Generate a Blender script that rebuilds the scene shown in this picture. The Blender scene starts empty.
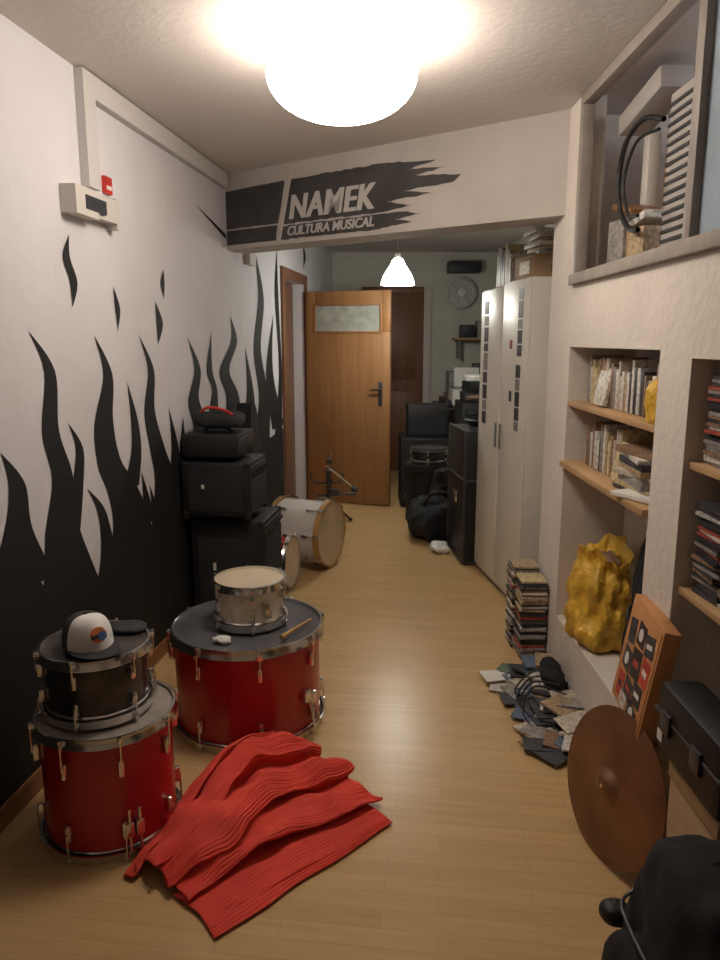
import bpy, bmesh, math, random
from mathutils import Vector, Matrix, noise
random.seed(7)
scene = bpy.context.scene
R_ = math.radians

# ------------------------------------------------------------ materials
def newmat(name):
    m = bpy.data.materials.new(name); m.use_nodes = True
    nt = m.node_tree
    return m, nt, nt.nodes['Principled BSDF']

def mat(name, col, rough=0.5, metal=0.0, var=0.0, scale=6.0, bump=0.0, bscale=40.0, stretch=(1,1,1), emit=0.0, coat=0.0, ecol=None):
    m, nt, b = newmat(name)
    b.inputs['Roughness'].default_value = rough
    b.inputs['Metallic'].default_value = metal
    b.inputs['Base Color'].default_value = (*col, 1)
    if coat: b.inputs['Coat Weight'].default_value = coat
    if emit:
        b.inputs['Emission Color'].default_value = (*(ecol or col), 1)
        b.inputs['Emission Strength'].default_value = emit
    tc = nt.nodes.new('ShaderNodeTexCoord'); mp = nt.nodes.new('ShaderNodeMapping')
    mp.inputs['Scale'].default_value = stretch
    nt.links.new(tc.outputs['Object'], mp.inputs['Vector'])
    if var:
        n = nt.nodes.new('ShaderNodeTexNoise'); n.inputs['Scale'].default_value = scale
        n.inputs['Detail'].default_value = 5
        nt.links.new(mp.outputs[0], n.inputs['Vector'])
        r = nt.nodes.new('ShaderNodeValToRGB')
        r.color_ramp.elements[0].position = .3; r.color_ramp.elements[1].position = .7
        r.color_ramp.elements[0].color = (*[c*(1-var) for c in col], 1)
        r.color_ramp.elements[1].color = (*[min(1, c*(1+var)) for c in col], 1)
        nt.links.new(n.outputs['Fac'], r.inputs['Fac'])
        nt.links.new(r.outputs['Color'], b.inputs['Base Color'])
    if bump:
        n2 = nt.nodes.new('ShaderNodeTexNoise'); n2.inputs['Scale'].default_value = bscale
        n2.inputs['Detail'].default_value = 4
        nt.links.new(mp.outputs[0], n2.inputs['Vector'])
        bp = nt.nodes.new('ShaderNodeBump'); bp.inputs['Strength'].default_value = bump
        bp.inputs['Distance'].default_value = 0.02
        nt.links.new(n2.outputs['Fac'], bp.inputs['Height'])
        nt.links.new(bp.outputs['Normal'], b.inputs['Normal'])
    return m

def floor_mat():
    m, nt, b = newmat('laminate_floor')
    tc = nt.nodes.new('ShaderNodeTexCoord'); mp = nt.nodes.new('ShaderNodeMapping')
    mp.inputs['Rotation'].default_value = (0, 0, R_(7))
    nt.links.new(tc.outputs['Object'], mp.inputs['Vector'])
    br = nt.nodes.new('ShaderNodeTexBrick')
    br.inputs['Scale'].default_value = 1.0
    br.inputs['Brick Width'].default_value = 0.42
    br.inputs['Row Height'].default_value = 0.065
    br.inputs['Mortar Size'].default_value = 0.0008
    br.inputs['Mortar Smooth'].default_value = 0.2
    br.inputs['Color1'].default_value = (0.66, 0.445, 0.215, 1)
    br.inputs['Color2'].default_value = (0.59, 0.39, 0.18, 1)
    br.inputs['Mortar'].default_value = (0.48, 0.30, 0.14, 1)
    br.offset = 0.37
    nt.links.new(mp.outputs[0], br.inputs['Vector'])
    mp2 = nt.nodes.new('ShaderNodeMapping'); mp2.inputs['Scale'].default_value = (2.0, 28, 1)
    nt.links.new(mp.outputs[0], mp2.inputs['Vector'])
    n = nt.nodes.new('ShaderNodeTexNoise'); n.inputs['Scale'].default_value = 1.6; n.inputs['Detail'].default_value = 6
    nt.links.new(mp2.outputs[0], n.inputs['Vector'])
    r = nt.nodes.new('ShaderNodeValToRGB')
    r.color_ramp.elements[0].position = .3; r.color_ramp.elements[1].position = .7
    r.color_ramp.elements[0].color = (.88, .86, .84, 1); r.color_ramp.elements[1].color = (1, 1, 1, 1)
    nt.links.new(n.outputs['Fac'], r.inputs['Fac'])
    mx = nt.nodes.new('ShaderNodeMixRGB'); mx.blend_type = 'MULTIPLY'; mx.inputs['Fac'].default_value = 1
    nt.links.new(br.outputs['Color'], mx.inputs['Color1']); nt.links.new(r.outputs['Color'], mx.inputs['Color2'])
    nt.links.new(mx.outputs['Color'], b.inputs['Base Color'])
    b.inputs['Roughness'].default_value = 0.30
    return m

def wood_mat(name, c1, c2, axis_scale=(18, 18, 1.2), rough=.4, sc=1.5):
    m, nt, b = newmat(name)
    tc = nt.nodes.new('ShaderNodeTexCoord'); mp = nt.nodes.new('ShaderNodeMapping')
    mp.inputs['Scale'].default_value = axis_scale
    nt.links.new(tc.outputs['Object'], mp.inputs['Vector'])
    n = nt.nodes.new('ShaderNodeTexNoise'); n.inputs['Scale'].default_value = sc
    n.inputs['Detail'].default_value = 7; n.inputs['Distortion'].default_value = .6
    nt.links.new(mp.outputs[0], n.inputs['Vector'])
    r = nt.nodes.new('ShaderNodeValToRGB')
    r.color_ramp.elements[0].position = .3; r.color_ramp.elements[1].position = .7
    r.color_ramp.elements[0].color = (*c1, 1); r.color_ramp.elements[1].color = (*c2, 1)
    nt.links.new(n.outputs['Fac'], r.inputs['Fac'])
    nt.links.new(r.outputs['Color'], b.inputs['Base Color'])
    b.inputs['Roughness'].default_value = rough
    return m

def pearl_mat():
    m, nt, b = newmat('cream_pearl')
    tc = nt.nodes.new('ShaderNodeTexCoord')
    n = nt.nodes.new('ShaderNodeTexNoise'); n.inputs['Scale'].default_value = 12; n.inputs['Distortion'].default_value = 2.0
    nt.links.new(tc.outputs['Object'], n.inputs['Vector'])
    r = nt.nodes.new('ShaderNodeValToRGB')
    e = r.color_ramp.elements
    e[0].position = .3; e[0].color = (.74, .62, .44, 1); e[1].position = .6; e[1].color = (.95, .88, .72, 1)
    nt.links.new(n.outputs['Fac'], r.inputs['Fac']); nt.links.new(r.outputs['Color'], b.inputs['Base Color'])
    b.inputs['Roughness'].default_value = .45
    return m

WHITE = mat('wall_plaster_cool', (.68, .665, .70), .75, var=.06, scale=2, bump=.12, bscale=18)
CREAM = mat('wall_plaster_cream', (.72, .66, .60), .85, var=.06, scale=3, bump=.28, bscale=28)
CEIL = mat('ceiling_paint', (.68, .63, .60), .9, var=.03, scale=2, bump=.1)
BEAM = mat('beam_paint', (.47, .43, .40), .85, var=.08, scale=3, bump=.2)
TEAL = mat('back_wall_paint', (.68, .66, .59), .8, var=.06)
FLOOR = floor_mat()
BLACKP = mat('mural_black_paint', (.004, .004, .005), .7, var=.3, scale=5)
SIGNB = mat('sign_black_paint', (.050, .047, .047), .6, var=.25, scale=6)
SIGNW = mat('sign_white_paint', (.50, .48, .46), .6)
CHROME = mat('chrome', (.75, .74, .72), .2, 1, var=.1, scale=20)
REDW = mat('red_drum_wrap', (.46, .010, .017), .28, coat=.4, var=.12, scale=4)
HEADD = mat('drum_head_dark', (.10, .10, .11), .2, var=.3, scale=5)
HEADG = mat('drum_head_coated', (.32, .28, .25), .5, var=.25, scale=7)
HEADK = mat('drum_head_black', (.07, .06, .055), .35, var=.3, scale=7)
HEADW = mat('drum_head_clear', (.60, .50, .37), .35, var=.15, scale=5)
SMOKE = mat('smoky_drum_wrap', (.035, .033, .035), .25, var=.6, scale=12, coat=.3)
PEARL = pearl_mat()
WDRUM = mat('white_drum_wrap', (.72, .69, .66), .3, var=.08, scale=9)
HOOPWOOD = wood_mat('hoop_wood', (.35, .19, .06), (.5, .3, .1), (3, 3, 3))
REDC = mat('red_ribbed_fabric', (.78, .080, .055), .95, var=.10, scale=7, bump=.2, bscale=260)
DOORW = wood_mat('honey_door_veneer', (.27, .125, .047), (.36, .18, .072), (14, 14, .9), .42)
DOORB = wood_mat('brown_door_veneer', (.17, .075, .04), (.24, .11, .06), (14, 14, .9), .45)
SHELFW = wood_mat('pine_shelf', (.40, .24, .11), (.55, .35, .18), (12, 1.2, 12), .6)
BASEW = wood_mat('baseboard_wood', (.22, .09, .035), (.32, .15, .06), (12, 1.2, 12), .5)
GLASSF = mat('frosted_pane', (.36, .37, .33), .25, var=.2, scale=12)
BLUEPANE = mat('bluish_frosted_pane', (.34, .42, .50), .3, var=.15, scale=5)
FRAME = mat('window_frame_bronze', (.30, .26, .235), .5, var=.15, scale=5)
FRAMEG = mat('window_sill_grey', (.30, .26, .23), .7, var=.2, scale=8, bump=.2)
BLACK = mat('black_vinyl', (.012, .012, .014), .5, bump=.2, bscale=150)
BLACKF = mat('black_fabric', (.009, .009, .012), .85, bump=.12, bscale=90)
GRILLE = mat('speaker_grille', (.022, .022, .025), .8, bump=.8, bscale=300)
PLASTIC = mat('cream_plastic', (.62, .58, .54), .5)
FANW = mat('fan_white_plastic', (.78, .76, .72), .5)
RADI = mat('radiator_paint', (.42, .39, .37), .5, var=.1)
TRUNK = mat('trunking_paint', (.60, .575, .57), .6)
GREY = mat('grey_plastic', (.22, .22, .23), .5)
DGREY = mat('dark_grey_metal', (.08, .08, .085), .4, .5)
LOCKER = mat('locker_enamel', (.76, .73, .67), .4, var=.03)
STICKB = mat('sticker_black', (.03, .03, .035), .5, var=.5, scale=30)
REDP = mat('red_plastic', (.55, .03, .02), .4)
YELLOW = mat('yellow_plastic_film', (.74, .45, .05), .42, var=.25, scale=9, bump=.8, bscale=30)
BRONZE = mat('cymbal_bronze', (.27, .15, .08), .45, .7, var=.35, scale=6)
CARD = mat('cardboard', (.42, .28, .16), .8, var=.1)
CARDO = wood_mat('orange_plywood', (.50, .22, .08), (.60, .30, .12), (2, 10, 2), .6)
PLY = wood_mat('plywood', (.40, .27, .15), (.52, .37, .22), (10, 2, 10), .7)
PAPER = mat('paper', (.72, .70, .66), .8, var=.08)
BULB_GLARE = mat('bulb_glare_glow', (1, .95, .88), .4, emit=20.5, ecol=(1, .89, .76))  # glow for the bulb together with its glare
SHADE = mat('pendant_shade_glow', (.9, .95, .93), .4, emit=8, ecol=(.97, 1, .93))
DARK = mat('dark_void_tone', (.10, .06, .045), .8)  # darkness of the void behind the doorway, put into the wall colour
RUG = mat('blanket_grey', (.05, .05, .055), .95, var=.3, scale=14, bump=.5)
PAL = [mat('print_%d' % i, c, .5, var=.4, scale=60) for i, c in enumerate([
    (.50, .44, .36), (.56, .54, .51), (.26, .16, .10), (.05, .05, .06), (.36, .07, .05), (.10, .14, .22),
    (.55, .45, .25), (.12, .17, .12), (.28, .26, .25), (.40, .29, .18), (.66, .62, .56), (.03, .03, .035)])]
VB = mat('sticker_red', (.50, .05, .04), .5, var=.3, scale=40)

# ------------------------------------------------------------ builder
class B:
    def __init__(s, name, loc=(0, 0, 0), rz=0.0):
        s.name = name; s.bm = bmesh.new(); s.mats = []; s.loc = loc; s.rz = rz
    def mi(s, m):
        if m not in s.mats: s.mats.append(m)
        return s.mats.index(m)
    def add(s, vs, fs, m, M=None):
        k = s.mi(m)
        bv = [s.bm.verts.new((M @ Vector(v)) if M is not None else Vector(v)) for v in vs]
        for f in fs:
            try:
                nf = s.bm.faces.new([bv[i] for i in f]); nf.material_index = k; nf.smooth = True
            except ValueError: pass
    def box(s, c, d, m, bev=0.0, M=None, rot=None):
        t = bmesh.new(); bmesh.ops.create_cube(t, size=1)
        for v in t.verts: v.co = Vector((v.co.x*d[0], v.co.y*d[1], v.co.z*d[2]))
        if bev > 0: bmesh.ops.bevel(t, geom=list(t.edges), offset=min(bev, min(d)*.45), segments=2, affect='EDGES', profile=.5)
        t.verts.index_update()
        MM = Matrix.Translation(c)
        if rot is not None: MM = MM @ rot
        if M is not None: MM = M @ MM
        s.add([v.co.copy() for v in t.verts], [[v.index for v in f.verts] for f in t.faces], m, MM); t.free()
    def span(s, x0, x1, y0, y1, z0, z1, m, bev=0.0, M=None):
        s.box(((x0+x1)/2, (y0+y1)/2, (z0+z1)/2), (x1-x0, y1-y0, z1-z0), m, bev, M)
    def lathe(s, prof, m, M=None, seg=48, closed=False):
        vs = []; fs = []; idx = []
        for r, z in prof:
            if r < 1e-6: idx.append([len(vs)]); vs.append((0, 0, z))
            else:
                idx.append(list(range(len(vs), len(vs)+seg)))
                for i in range(seg):
                    a = 2*math.pi*i/seg; vs.append((r*math.cos(a), r*math.sin(a), z))
        pairs = list(zip(idx[:-1], idx[1:]))
        if closed: pairs.append((idx[-1], idx[0]))
        for a, b in pairs:
            for i in range(seg):
                j = (i+1) % seg
                if len(a) == 1 and len(b) == 1: continue
                if len(a) == 1: fs.append([a[0], b[i], b[j]])
                elif len(b) == 1: fs.append([a[i], b[0], a[j]])
                else: fs.append([a[i], a[j], b[j], b[i]])
        s.add(vs, fs, m, M)
    def cyl(s, p0, p1, r, m, r1=None, seg=12, M=None):
        p0 = Vector(p0); p1 = Vector(p1); d = p1-p0; L = d.length
        q = Vector((0, 0, 1)).rotation_difference(d).to_matrix().to_4x4()
        MM = Matrix.Translation(p0) @ q
        if M is not None: MM = M @ MM
        r1 = r if r1 is None else r1
        s.lathe([(0, 0), (r, 0), (r1, L), (0, L)], m, MM, seg)
    def tube(s, pts, r, m, seg=8, M=None, sub=5):
        P = [Vector(p) for p in pts]; Q = []
        for i in range(len(P)-1):
            a = P[max(0, i-1)]; b = P[i]; c = P[i+1]; d = P[min(len(P)-1, i+2)]
            for k in range(sub):
                t = k/sub
                Q.append(.5*((2*b)+(c-a)*t+(2*a-5*b+4*c-d)*t*t+(3*b-a-3*c+d)*t**3))
        Q.append(P[-1]); vs = []; fs = []
        for i, p in enumerate(Q):
            T = (Q[min(i+1, len(Q)-1)]-Q[max(i-1, 0)]).normalized()
            u = T.cross(Vector((.13, .31, .94)))
            if u.length < .1: u = T.cross(Vector((1, 0, 0)))
            u.normalize(); w = T.cross(u)
            for k in range(seg):
                a = 2*math.pi*k/seg; vs.append(p+u*r*math.cos(a)+w*r*math.sin(a))
        for i in range(len(Q)-1):
            for k in range(seg):
                k2 = (k+1) % seg
                fs.append([i*seg+k, i*seg+k2, (i+1)*seg+k2, (i+1)*seg+k])
        s.add(vs, fs, m, M)
    def prism(s, pts, vec, m, M=None):
        n = len(pts); vec = Vector(vec)
        vs = [Vector(p) for p in pts]+[Vector(p)+vec for p in pts]
        fs = [list(range(n)), list(range(2*n-1, n-1, -1))]+[[i, (i+1) % n, n+(i+1) % n, n+i] for i in range(n)]
        s.add(vs, fs, m, M)
    def blob(s, c, d, m, e=.6, amp=.03, ns=5, M=None, seg=40, flat=None, ridged=False):
        vs = []; fs = []; rg = seg//2
        f = lambda v: math.copysign(abs(v)**e, v)
        for i in range(rg+1):
            ph = -math.pi/2+math.pi*i/rg
            for j in range(seg):
                th = 2*math.pi*j/seg
                p = Vector((f(math.cos(ph))*f(math.cos(th))*d[0]/2, f(math.cos(ph))*f(math.sin(th))*d[1]/2, f(math.sin(ph))*d[2]/2))
                if ridged: nz = (.35-abs(noise.noise(p*ns+Vector(c)*3)))*amp*1.6+(.3-abs(noise.noise(p*ns*2.3)))*amp*.9
                else: nz = noise.noise(p*ns+Vector(c)*3)*amp+noise.noise(p*ns*2.7)*amp*.5
                p += p.normalized()*nz+Vector(c)
                if flat is not None and p.z < flat: p.z = flat
                vs.append(p)
        for i in range(rg):
            for j in range(seg):
                j2 = (j+1) % seg
                fs.append([i*seg+j, i*seg+j2, (i+1)*seg+j2, (i+1)*seg+j])
        s.add(vs, fs, m, M)
    def done(s, angle=35, recalc=True):
        if recalc: bmesh.ops.recalc_face_normals(s.bm, faces=s.bm.faces)
        me = bpy.data.meshes.new(s.name); s.bm.to_mesh(me); s.bm.free()
        for m in s.mats: me.materials.append(m)
        try: me.set_sharp_from_angle(angle=R_(angle))
        except Exception: pass
        o = bpy.data.objects.new(s.name, me); scene.collection.objects.link(o)
        o.location = s.loc; o.rotation_euler = (0, 0, s.rz)
        return o

def XF(loc, rx=0, ry=0, rz=0):
    return Matrix.Translation(loc) @ Matrix.Rotation(R_(rz), 4, 'Z') @ Matrix.Rotation(R_(ry), 4, 'Y') @ Matrix.Rotation(R_(rx), 4, 'X')
def axisM(loc, d):
    return Matrix.Translation(loc) @ Vector((0, 0, 1)).rotation_difference(Vector(d)).to_matrix().to_4x4()
def cr(P, sub=6):
    out = []
    for i in range(len(P)-1):
        a = P[max(0, i-1)]; bb = P[i]; c = P[i+1]; d = P[min(len(P)-1, i+2)]
        for k in range(sub):
            t = k/sub
            out.append([.5*((2*bb[j])+(c[j]-a[j])*t+(2*a[j]-5*bb[j]+4*c[j]-d[j])*t*t+(3*bb[j]-a[j]-3*c[j]+d[j])*t**3) for j in range(len(bb))])
    out.append(list(P[-1])); return out

# ------------------------------------------------------------ red ribbed blanket: lofted folds
ROWS = [  # rails of each fold line (front edge -> back edge)
 [(-.385,1.655,.008), (-.27,1.76,.008), (-.15,1.875,.008), (.105,2.115,.008)],
 [(-.44,1.73,.012), (-.33,1.85,.016), (-.21,1.95,.018), (.06,2.175,.014)],
 [(-.52,1.80,.012), (-.41,1.93,.014), (-.30,2.05,.014), (.00,2.25,.012)],
 [(-.475,1.765,.026), (-.345,1.90,.048), (-.20,2.02,.055), (.085,2.225,.030)],
 [(-.52,1.82,.034), (-.40,1.97,.070), (-.27,2.10,.064), (.02,2.27,.042)],
 [(-.56,1.85,.030), (-.45,2.02,.055), (-.36,2.16,.042), (-.05,2.33,.026)],
 [(-.535,1.80,.045), (-.37,1.93,.085), (-.30,2.12,.088), (-.03,2.345,.062)],
 [(-.565,1.84,.055), (-.42,2.01,.120), (-.34,2.19,.112), (-.07,2.39,.070)],
 [(-.61,1.88,.040), (-.50,2.08,.085), (-.40,2.25,.080), (-.14,2.43,.050)],
 [(-.60,1.85,.050), (-.44,2.05,.120), (-.36,2.27,.150), (-.14,2.45,.085)],
 [(-.63,1.89,.045), (-.50,2.14,.115), (-.41,2.34,.160), (-.22,2.47,.110)],
 [(-.665,1.93,.018), (-.56,2.17,.045), (-.46,2.36,.090), (-.30,2.485,.075)],
 [(-.655,1.87,.034), (-.535,2.19,.080), (-.45,2.385,.140), (-.33,2.488,.125)],
 [(-.68,1.868,.020), (-.57,2.24,.045), (-.48,2.42,.075), (-.38,2.49,.085)],
 [(-.70,1.88,.006), (-.59,2.28,.008), (-.52,2.435,.010), (-.44,2.495,.012)],
]
def blanket():
    rows = [cr(r, 24) for r in ROWS]
    ncol = len(rows[0]); sub = 34
    S = []
    for j in range(ncol):
        S.append([Vector(p) for p in cr([r[j] for r in rows], sub)])
    nr = len(S[0])
    for j in range(ncol):
        for i in range(nr):
            p = S[j][i]
            q = Vector((p.x*5, p.y*5, i*.012))
            w = .012
            dx_ = noise.noise(q)*w*1.5; dy_ = noise.noise(q+Vector((9, 3, 1)))*w*1.5
            if p.z > .012:
                p.z += noise.noise(Vector((p.x*9+2, p.y*9+8, i*.02)))*.030*min(1, p.z/.04)
                # crosswise creases
                cx = math.sin((p.x*.75+p.y*.35)*38+1.5*noise.noise(Vector((p.x*4, p.y*4, 5))))
                p.z += .007*max(0, cx)**3*min(1, p.z/.05)
            p.x += dx_; p.y += dy_
            p.z = max(p.z, .005)
    mid = ncol//2
    arc = [0]
    for i in range(1, nr): arc.append(arc[-1]+(S[mid][i]-S[mid][i-1]).length)
    vs = []; fs = []
    for j in range(ncol):
        for i in range(nr):
            a = S[min(j+1, ncol-1)][i]-S[max(j-1, 0)][i]; c = S[j][min(i+1, nr-1)]-S[j][max(i-1, 0)]
            n = a.cross(c)
            if n.length > 1e-9: n.normalize()
            k = math.sin(2*math.pi*arc[i]/.0125)
            p = S[j][i]+n*(.0022*k)
            p.z = max(p.z, .003)
            vs.append(p)
    for j in range(ncol-1):
        for i in range(nr-1):
            a = j*nr+i; fs.append([a, a+1, a+nr+1, a+nr])
    b = B('crumpled_red_blanket'); b.add(vs, fs, REDC)
    o = b.done(angle=80, recalc=False)
    sm = o.modifiers.new('thickness', 'SOLIDIFY'); sm.thickness = .004; sm.offset = 0
blanket()

# ------------------------------------------------------------ room shell
CH = 2.54
def lw(y, z, off=0.0):   # left wall plane
    return Vector((-1.426+.127*y+off, y-.127*off, z))
b = B('floor'); b.span(-2.6, 2.5, -1.6, 9.0, -.12, 0, FLOOR); b.done()
b = B('ceiling'); b.span(-2.6, 2.5, -1.6, 9.0, CH, CH+.12, CEIL); b.done()
b = B('wall_left')
def lseg(y0, y1, z0, z1, m=WHITE):
    b.prism([lw(y0, z0), lw(y1, z0), lw(y1, z1), lw(y0, z1)], (-.15, .019, 0), m)
lseg(-1.5, 6.22, 0, CH); lseg(6.22, 7.06, 2.06, CH); lseg(7.06, 8.75, 0, CH)
b.done()
b = B('wall_back'); b.span(-.5, 2.4, 8.72, 8.87, 0, CH, TEAL); b.done()
b = B('wall_behind_camera'); b.span(-1.75, 1.3, -1.6, -1.5, 0, CH, CREAM); b.done()
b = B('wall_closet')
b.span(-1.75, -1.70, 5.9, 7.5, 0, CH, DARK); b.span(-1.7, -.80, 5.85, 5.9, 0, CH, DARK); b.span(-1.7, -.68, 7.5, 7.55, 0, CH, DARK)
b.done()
WX = .92
b = B('wall_right')
b.span(WX, 1.27, 3.25, 3.62, 0, 1.78, CREAM)
b.span(WX, 1.02, 3.25, 3.62, 1.78, CH, CREAM)
b.span(WX, 1.27, 2.27, 3.25, 0, .28, CREAM)
b.span(WX, 1.27, 2.27, 3.25, 1.52, 1.78, CREAM)
b.span(WX, 1.27, 2.05, 2.27, 0, 1.78, CREAM)
b.span(WX, 1.27, 1.2, 2.05, 0, .25, CREAM)
b.span(WX, 1.27, 1.2, 2.05, 1.50, 1.78, CREAM)
b.span(WX, 1.27, -1.5, 1.2, 0, 1.78, CREAM)
b.span(1.21, 1.27, 2.27, 3.25, .28, 1.52, CREAM)
b.span(1.21, 1.27, 1.2, 2.05, .25, 1.5, CREAM)
b.span(WX, 1.27, -1.5, .3, 1.78, CH, CREAM)
b.span(1.27, 1.7, 3.52, 3.62, 0, 1.78, CREAM); b.span(1.02, 2.2, 3.52, 3.62, 1.78, CH, CREAM)
b.done()
b = B('wall_right_far'); b.span(1.6, 1.7, 3.62, 8.72, 0, CH, TEAL); b.done()
b = B('wall_storage_loft')
b.span(2.1, 2.2, .2, 3.52, 1.68, CH, WHITE)
b.span(1.27, 2.1, .2, .28, 1.68, CH, WHITE); b.span(1.27, 2.1, .28, 3.52, 1.68, 1.78, WHITE)
b.done()
# oblique beam
BL = Vector((-.825, 4.73, 0)); BE = Vector((.803, -.596, 0)).normalized(); BN = Vector((-.596, -.803, 0)).normalized()
def bp(w, z, off=0): return BL+BE*w+Vector((0, 0, z))+BN*off
b = B('trim_beam')
b.prism([bp(-.05, 2.1), bp(2.175, 2.1), bp(2.175, CH), bp(-.05, CH)], -BN*.22, BEAM); b.done()
b = B('baseboard_left')
b.prism([lw(-1.4, 0, .001), lw(6.1, 0, .001), lw(6.1, .075, .001), lw(-1.4, .075, .001)], (.012, -.0015, 0), BASEW); b.done()
b = B('trim_door_left')
for y0, y1, z0, z1 in [(6.12, 6.22, 0, 2.14), (7.06, 7.14, 0, 2.14), (6.22, 7.06, 2.06, 2.14)]:
    b.prism([lw(y0, z0, .001), lw(y1, z0, .001), lw(y1, z1, .001), lw(y0, z1, .001)], (.02, -.0025, 0), DOORB)
b.prism([lw(6.24, .01, -.10), lw(7.04, .01, -.10), lw(7.04, 2.05, -.10), lw(6.24, 2.05, -.10)], (-.03, .0038, 0), DOORB)
b.done()
# open honey door
b = B('door_1', loc=(-.50, 7.03, 0), rz=math.atan2(-.28, .78))
W = .83
b.span(0, W, -.02, .02, .01, 1.62, DOORW, .003); b.span(0, .09, -.02, .02, 1.62, 1.99, DOORW, .003)
b.span(W-.09, W, -.02, .02, 1.62, 1.99, DOORW, .003); b.span(.09, W-.09, -.02, .02, 1.87, 1.99, DOORW, .003)
b.span(.09, W-.09, -.006, .006, 1.62, 1.87, GLASSF)
for x0, x1, z0, z1 in [(.08, .1, 1.61, 1.88), (W-.1, W-.08, 1.61, 1.88), (.1, W-.1, 1.86, 1.88), (.1, W-.1, 1.61, 1.63)]:
    b.span(x0, x1, -.028, .028, z0, z1, DOORW, .002)
b.span(W-.11, W-.07, -.028, -.02, .95, 1.17, DGREY, .002)
b.cyl((W-.09, -.02, 1.1), (W-.09, -.06, 1.1), .009, DGREY); b.tube([(W-.09, -.06, 1.1), (W-.12, -.062, 1.1), (W-.18, -.06, 1.095)], .009, DGREY)
b.done()
b = B('door_2'); b.span(.08, .74, 8.68, 8.715, 0.005, 2.08, DOORB, .004)
b.span(.15, .67, 8.672, 8.682, .2, .95, DOORB, .003); b.span(.15, .67, 8.672, 8.682, 1.1, 1.95, DOORB, .003)
b.span(.02, .08, 8.66, 8.715, .005, 2.15, DOORB, .003); b.span(.74, .83, 8.66, 8.715, .005, 2.15, PLASTIC, .003); b.span(.08, .74, 8.66, 8.715, 2.08, 2.15, DOORB, .003)
b.done()

# ------------------------------------------------------------ mural
b = B('flame_mural')
lay = [0]
def tongue(P, f=1.0):
    lay[0] += 1; off = .002+.00005*lay[0]
    Q = cr(P); vs = []; fs = []
    for y, z, w in Q:
        w = max(w, 0)*f
        vs += [lw(y-w/2, z, off), lw(y+w/2, z, off)]
    for i in range(len(Q)-1): fs.append([2*i, 2*i+1, 2*i+3, 2*i+2])
    b.add(vs, fs, BLACKP)
T = [
 [(1.3,1.5,0),(1.4,1.3,.1),(1.35,1.05,.16),(1.4,.7,.5)], [(1.75,1.6,0),(1.85,1.35,.1),(1.8,1.1,.16),(1.9,.7,.5)],
 [(2.28,1.20,0),(2.35,1.08,.09),(2.33,.92,.17),(2.30,.72,.45)],
 [(2.49,1.58,0),(2.60,1.44,.07),(2.575,1.23,.11),(2.63,1.06,.14),(2.60,.88,.22),(2.62,.70,.34),(2.6,.5,.6)],
 [(2.695,1.25,0),(2.765,1.14,.055),(2.73,1.0,.09),(2.66,.84,.14)],
 [(2.80,.98,0),(2.90,.87,.06),(2.935,.72,.11),(2.93,.58,.22),(2.9,.45,.5)],
 [(2.94,1.57,0),(3.035,1.41,.08),(2.975,1.22,.16),(3.0,1.05,.20),(3.10,.92,.26),(3.17,.75,.36),(3.15,.5,.6)],
 [(3.21,1.37,0),(3.26,1.2,.07),(3.26,1.05,.11),(3.18,.9,.18)],
 [(3.36,1.57,0),(3.47,1.41,.07),(3.43,1.22,.12),(3.50,1.03,.17),(3.57,.87,.25),(3.6,.6,.5)],
 [(3.30,.96,0),(3.33,.86,.05),(3.36,.7,.14)], [(3.38,.88,0),(3.41,.8,.04),(3.42,.7,.12)],
 [(3.66,1.22,0),(3.72,1.0,.10),(3.70,.7,.28)], [(3.85,1.15,0),(3.84,1.0,.1),(3.9,.8,.3)],
 [(3.97,1.56,0),(4.10,1.39,.1),(4.02,1.22,.17),(4.15,1.05,.27),(4.2,.8,.5)],
 [(4.36,1.60,0),(4.30,1.38,.1),(4.38,1.25,.1),(4.3,1.05,.25)],
 [(4.74,1.70,0),(4.80,1.54,.14),(4.58,1.36,.2),(4.74,1.17,.28),(4.65,.85,.5)],
 [(5.05,1.50,0),(5.15,1.15,.2),(5.0,.8,.45)],
 [(5.36,2.18,0),(5.5,1.85,.16),(5.36,1.48,.2),(5.52,1.1,.3),(5.35,.75,.6)],
 [(5.86,1.75,0),(5.70,1.3,.22),(5.95,.85,.4)],
 [(6.02,2.25,0),(5.98,1.9,.12),(6.06,1.3,.1),(5.95,.8,.25)],
 [(2.80,1.93,0),(2.77,1.85,.05),(2.81,1.76,.055),(2.79,1.67,0)],
 [(3.13,1.77,0),(3.16,1.68,.045),(3.15,1.59,0)],
 [(3.56,1.73,0),(3.60,1.63,.08),(3.57,1.53,0)],
 [(3.68,1.89,0),(3.66,1.82,.05),(3.67,1.75,0)],
 [(7.05,2.42,0),(7.12,2.32,.1),(7.05,2.2,0)],
]
for t in T: tongue(t)
top = cr([(-1.4,.8),(1.0,.85),(1.6,.75),(2.1,.72),(2.33,.82),(2.5,.66),(2.75,.60),(2.95,.56),(3.1,.72),(3.4,.66),(3.6,.72),(4.1,.92),(4.6,.95),(5.2,.8),(6.11,.82)], 5)
vs = []; fs = []
for y, z in top: vs += [lw(y, .075, .002), lw(y, z, .002)]
for i in range(len(top)-1): fs.append([2*i, 2*i+2, 2*i+3, 2*i+1])
b.add(vs, fs, BLACKP)
b.prism([lw(4.2, 2.27, .002), lw(4.7, 2.19, .002), lw(4.7, 2.16, .002)], (.001, 0, 0), BLACKP)
b.done(recalc=False)

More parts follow.
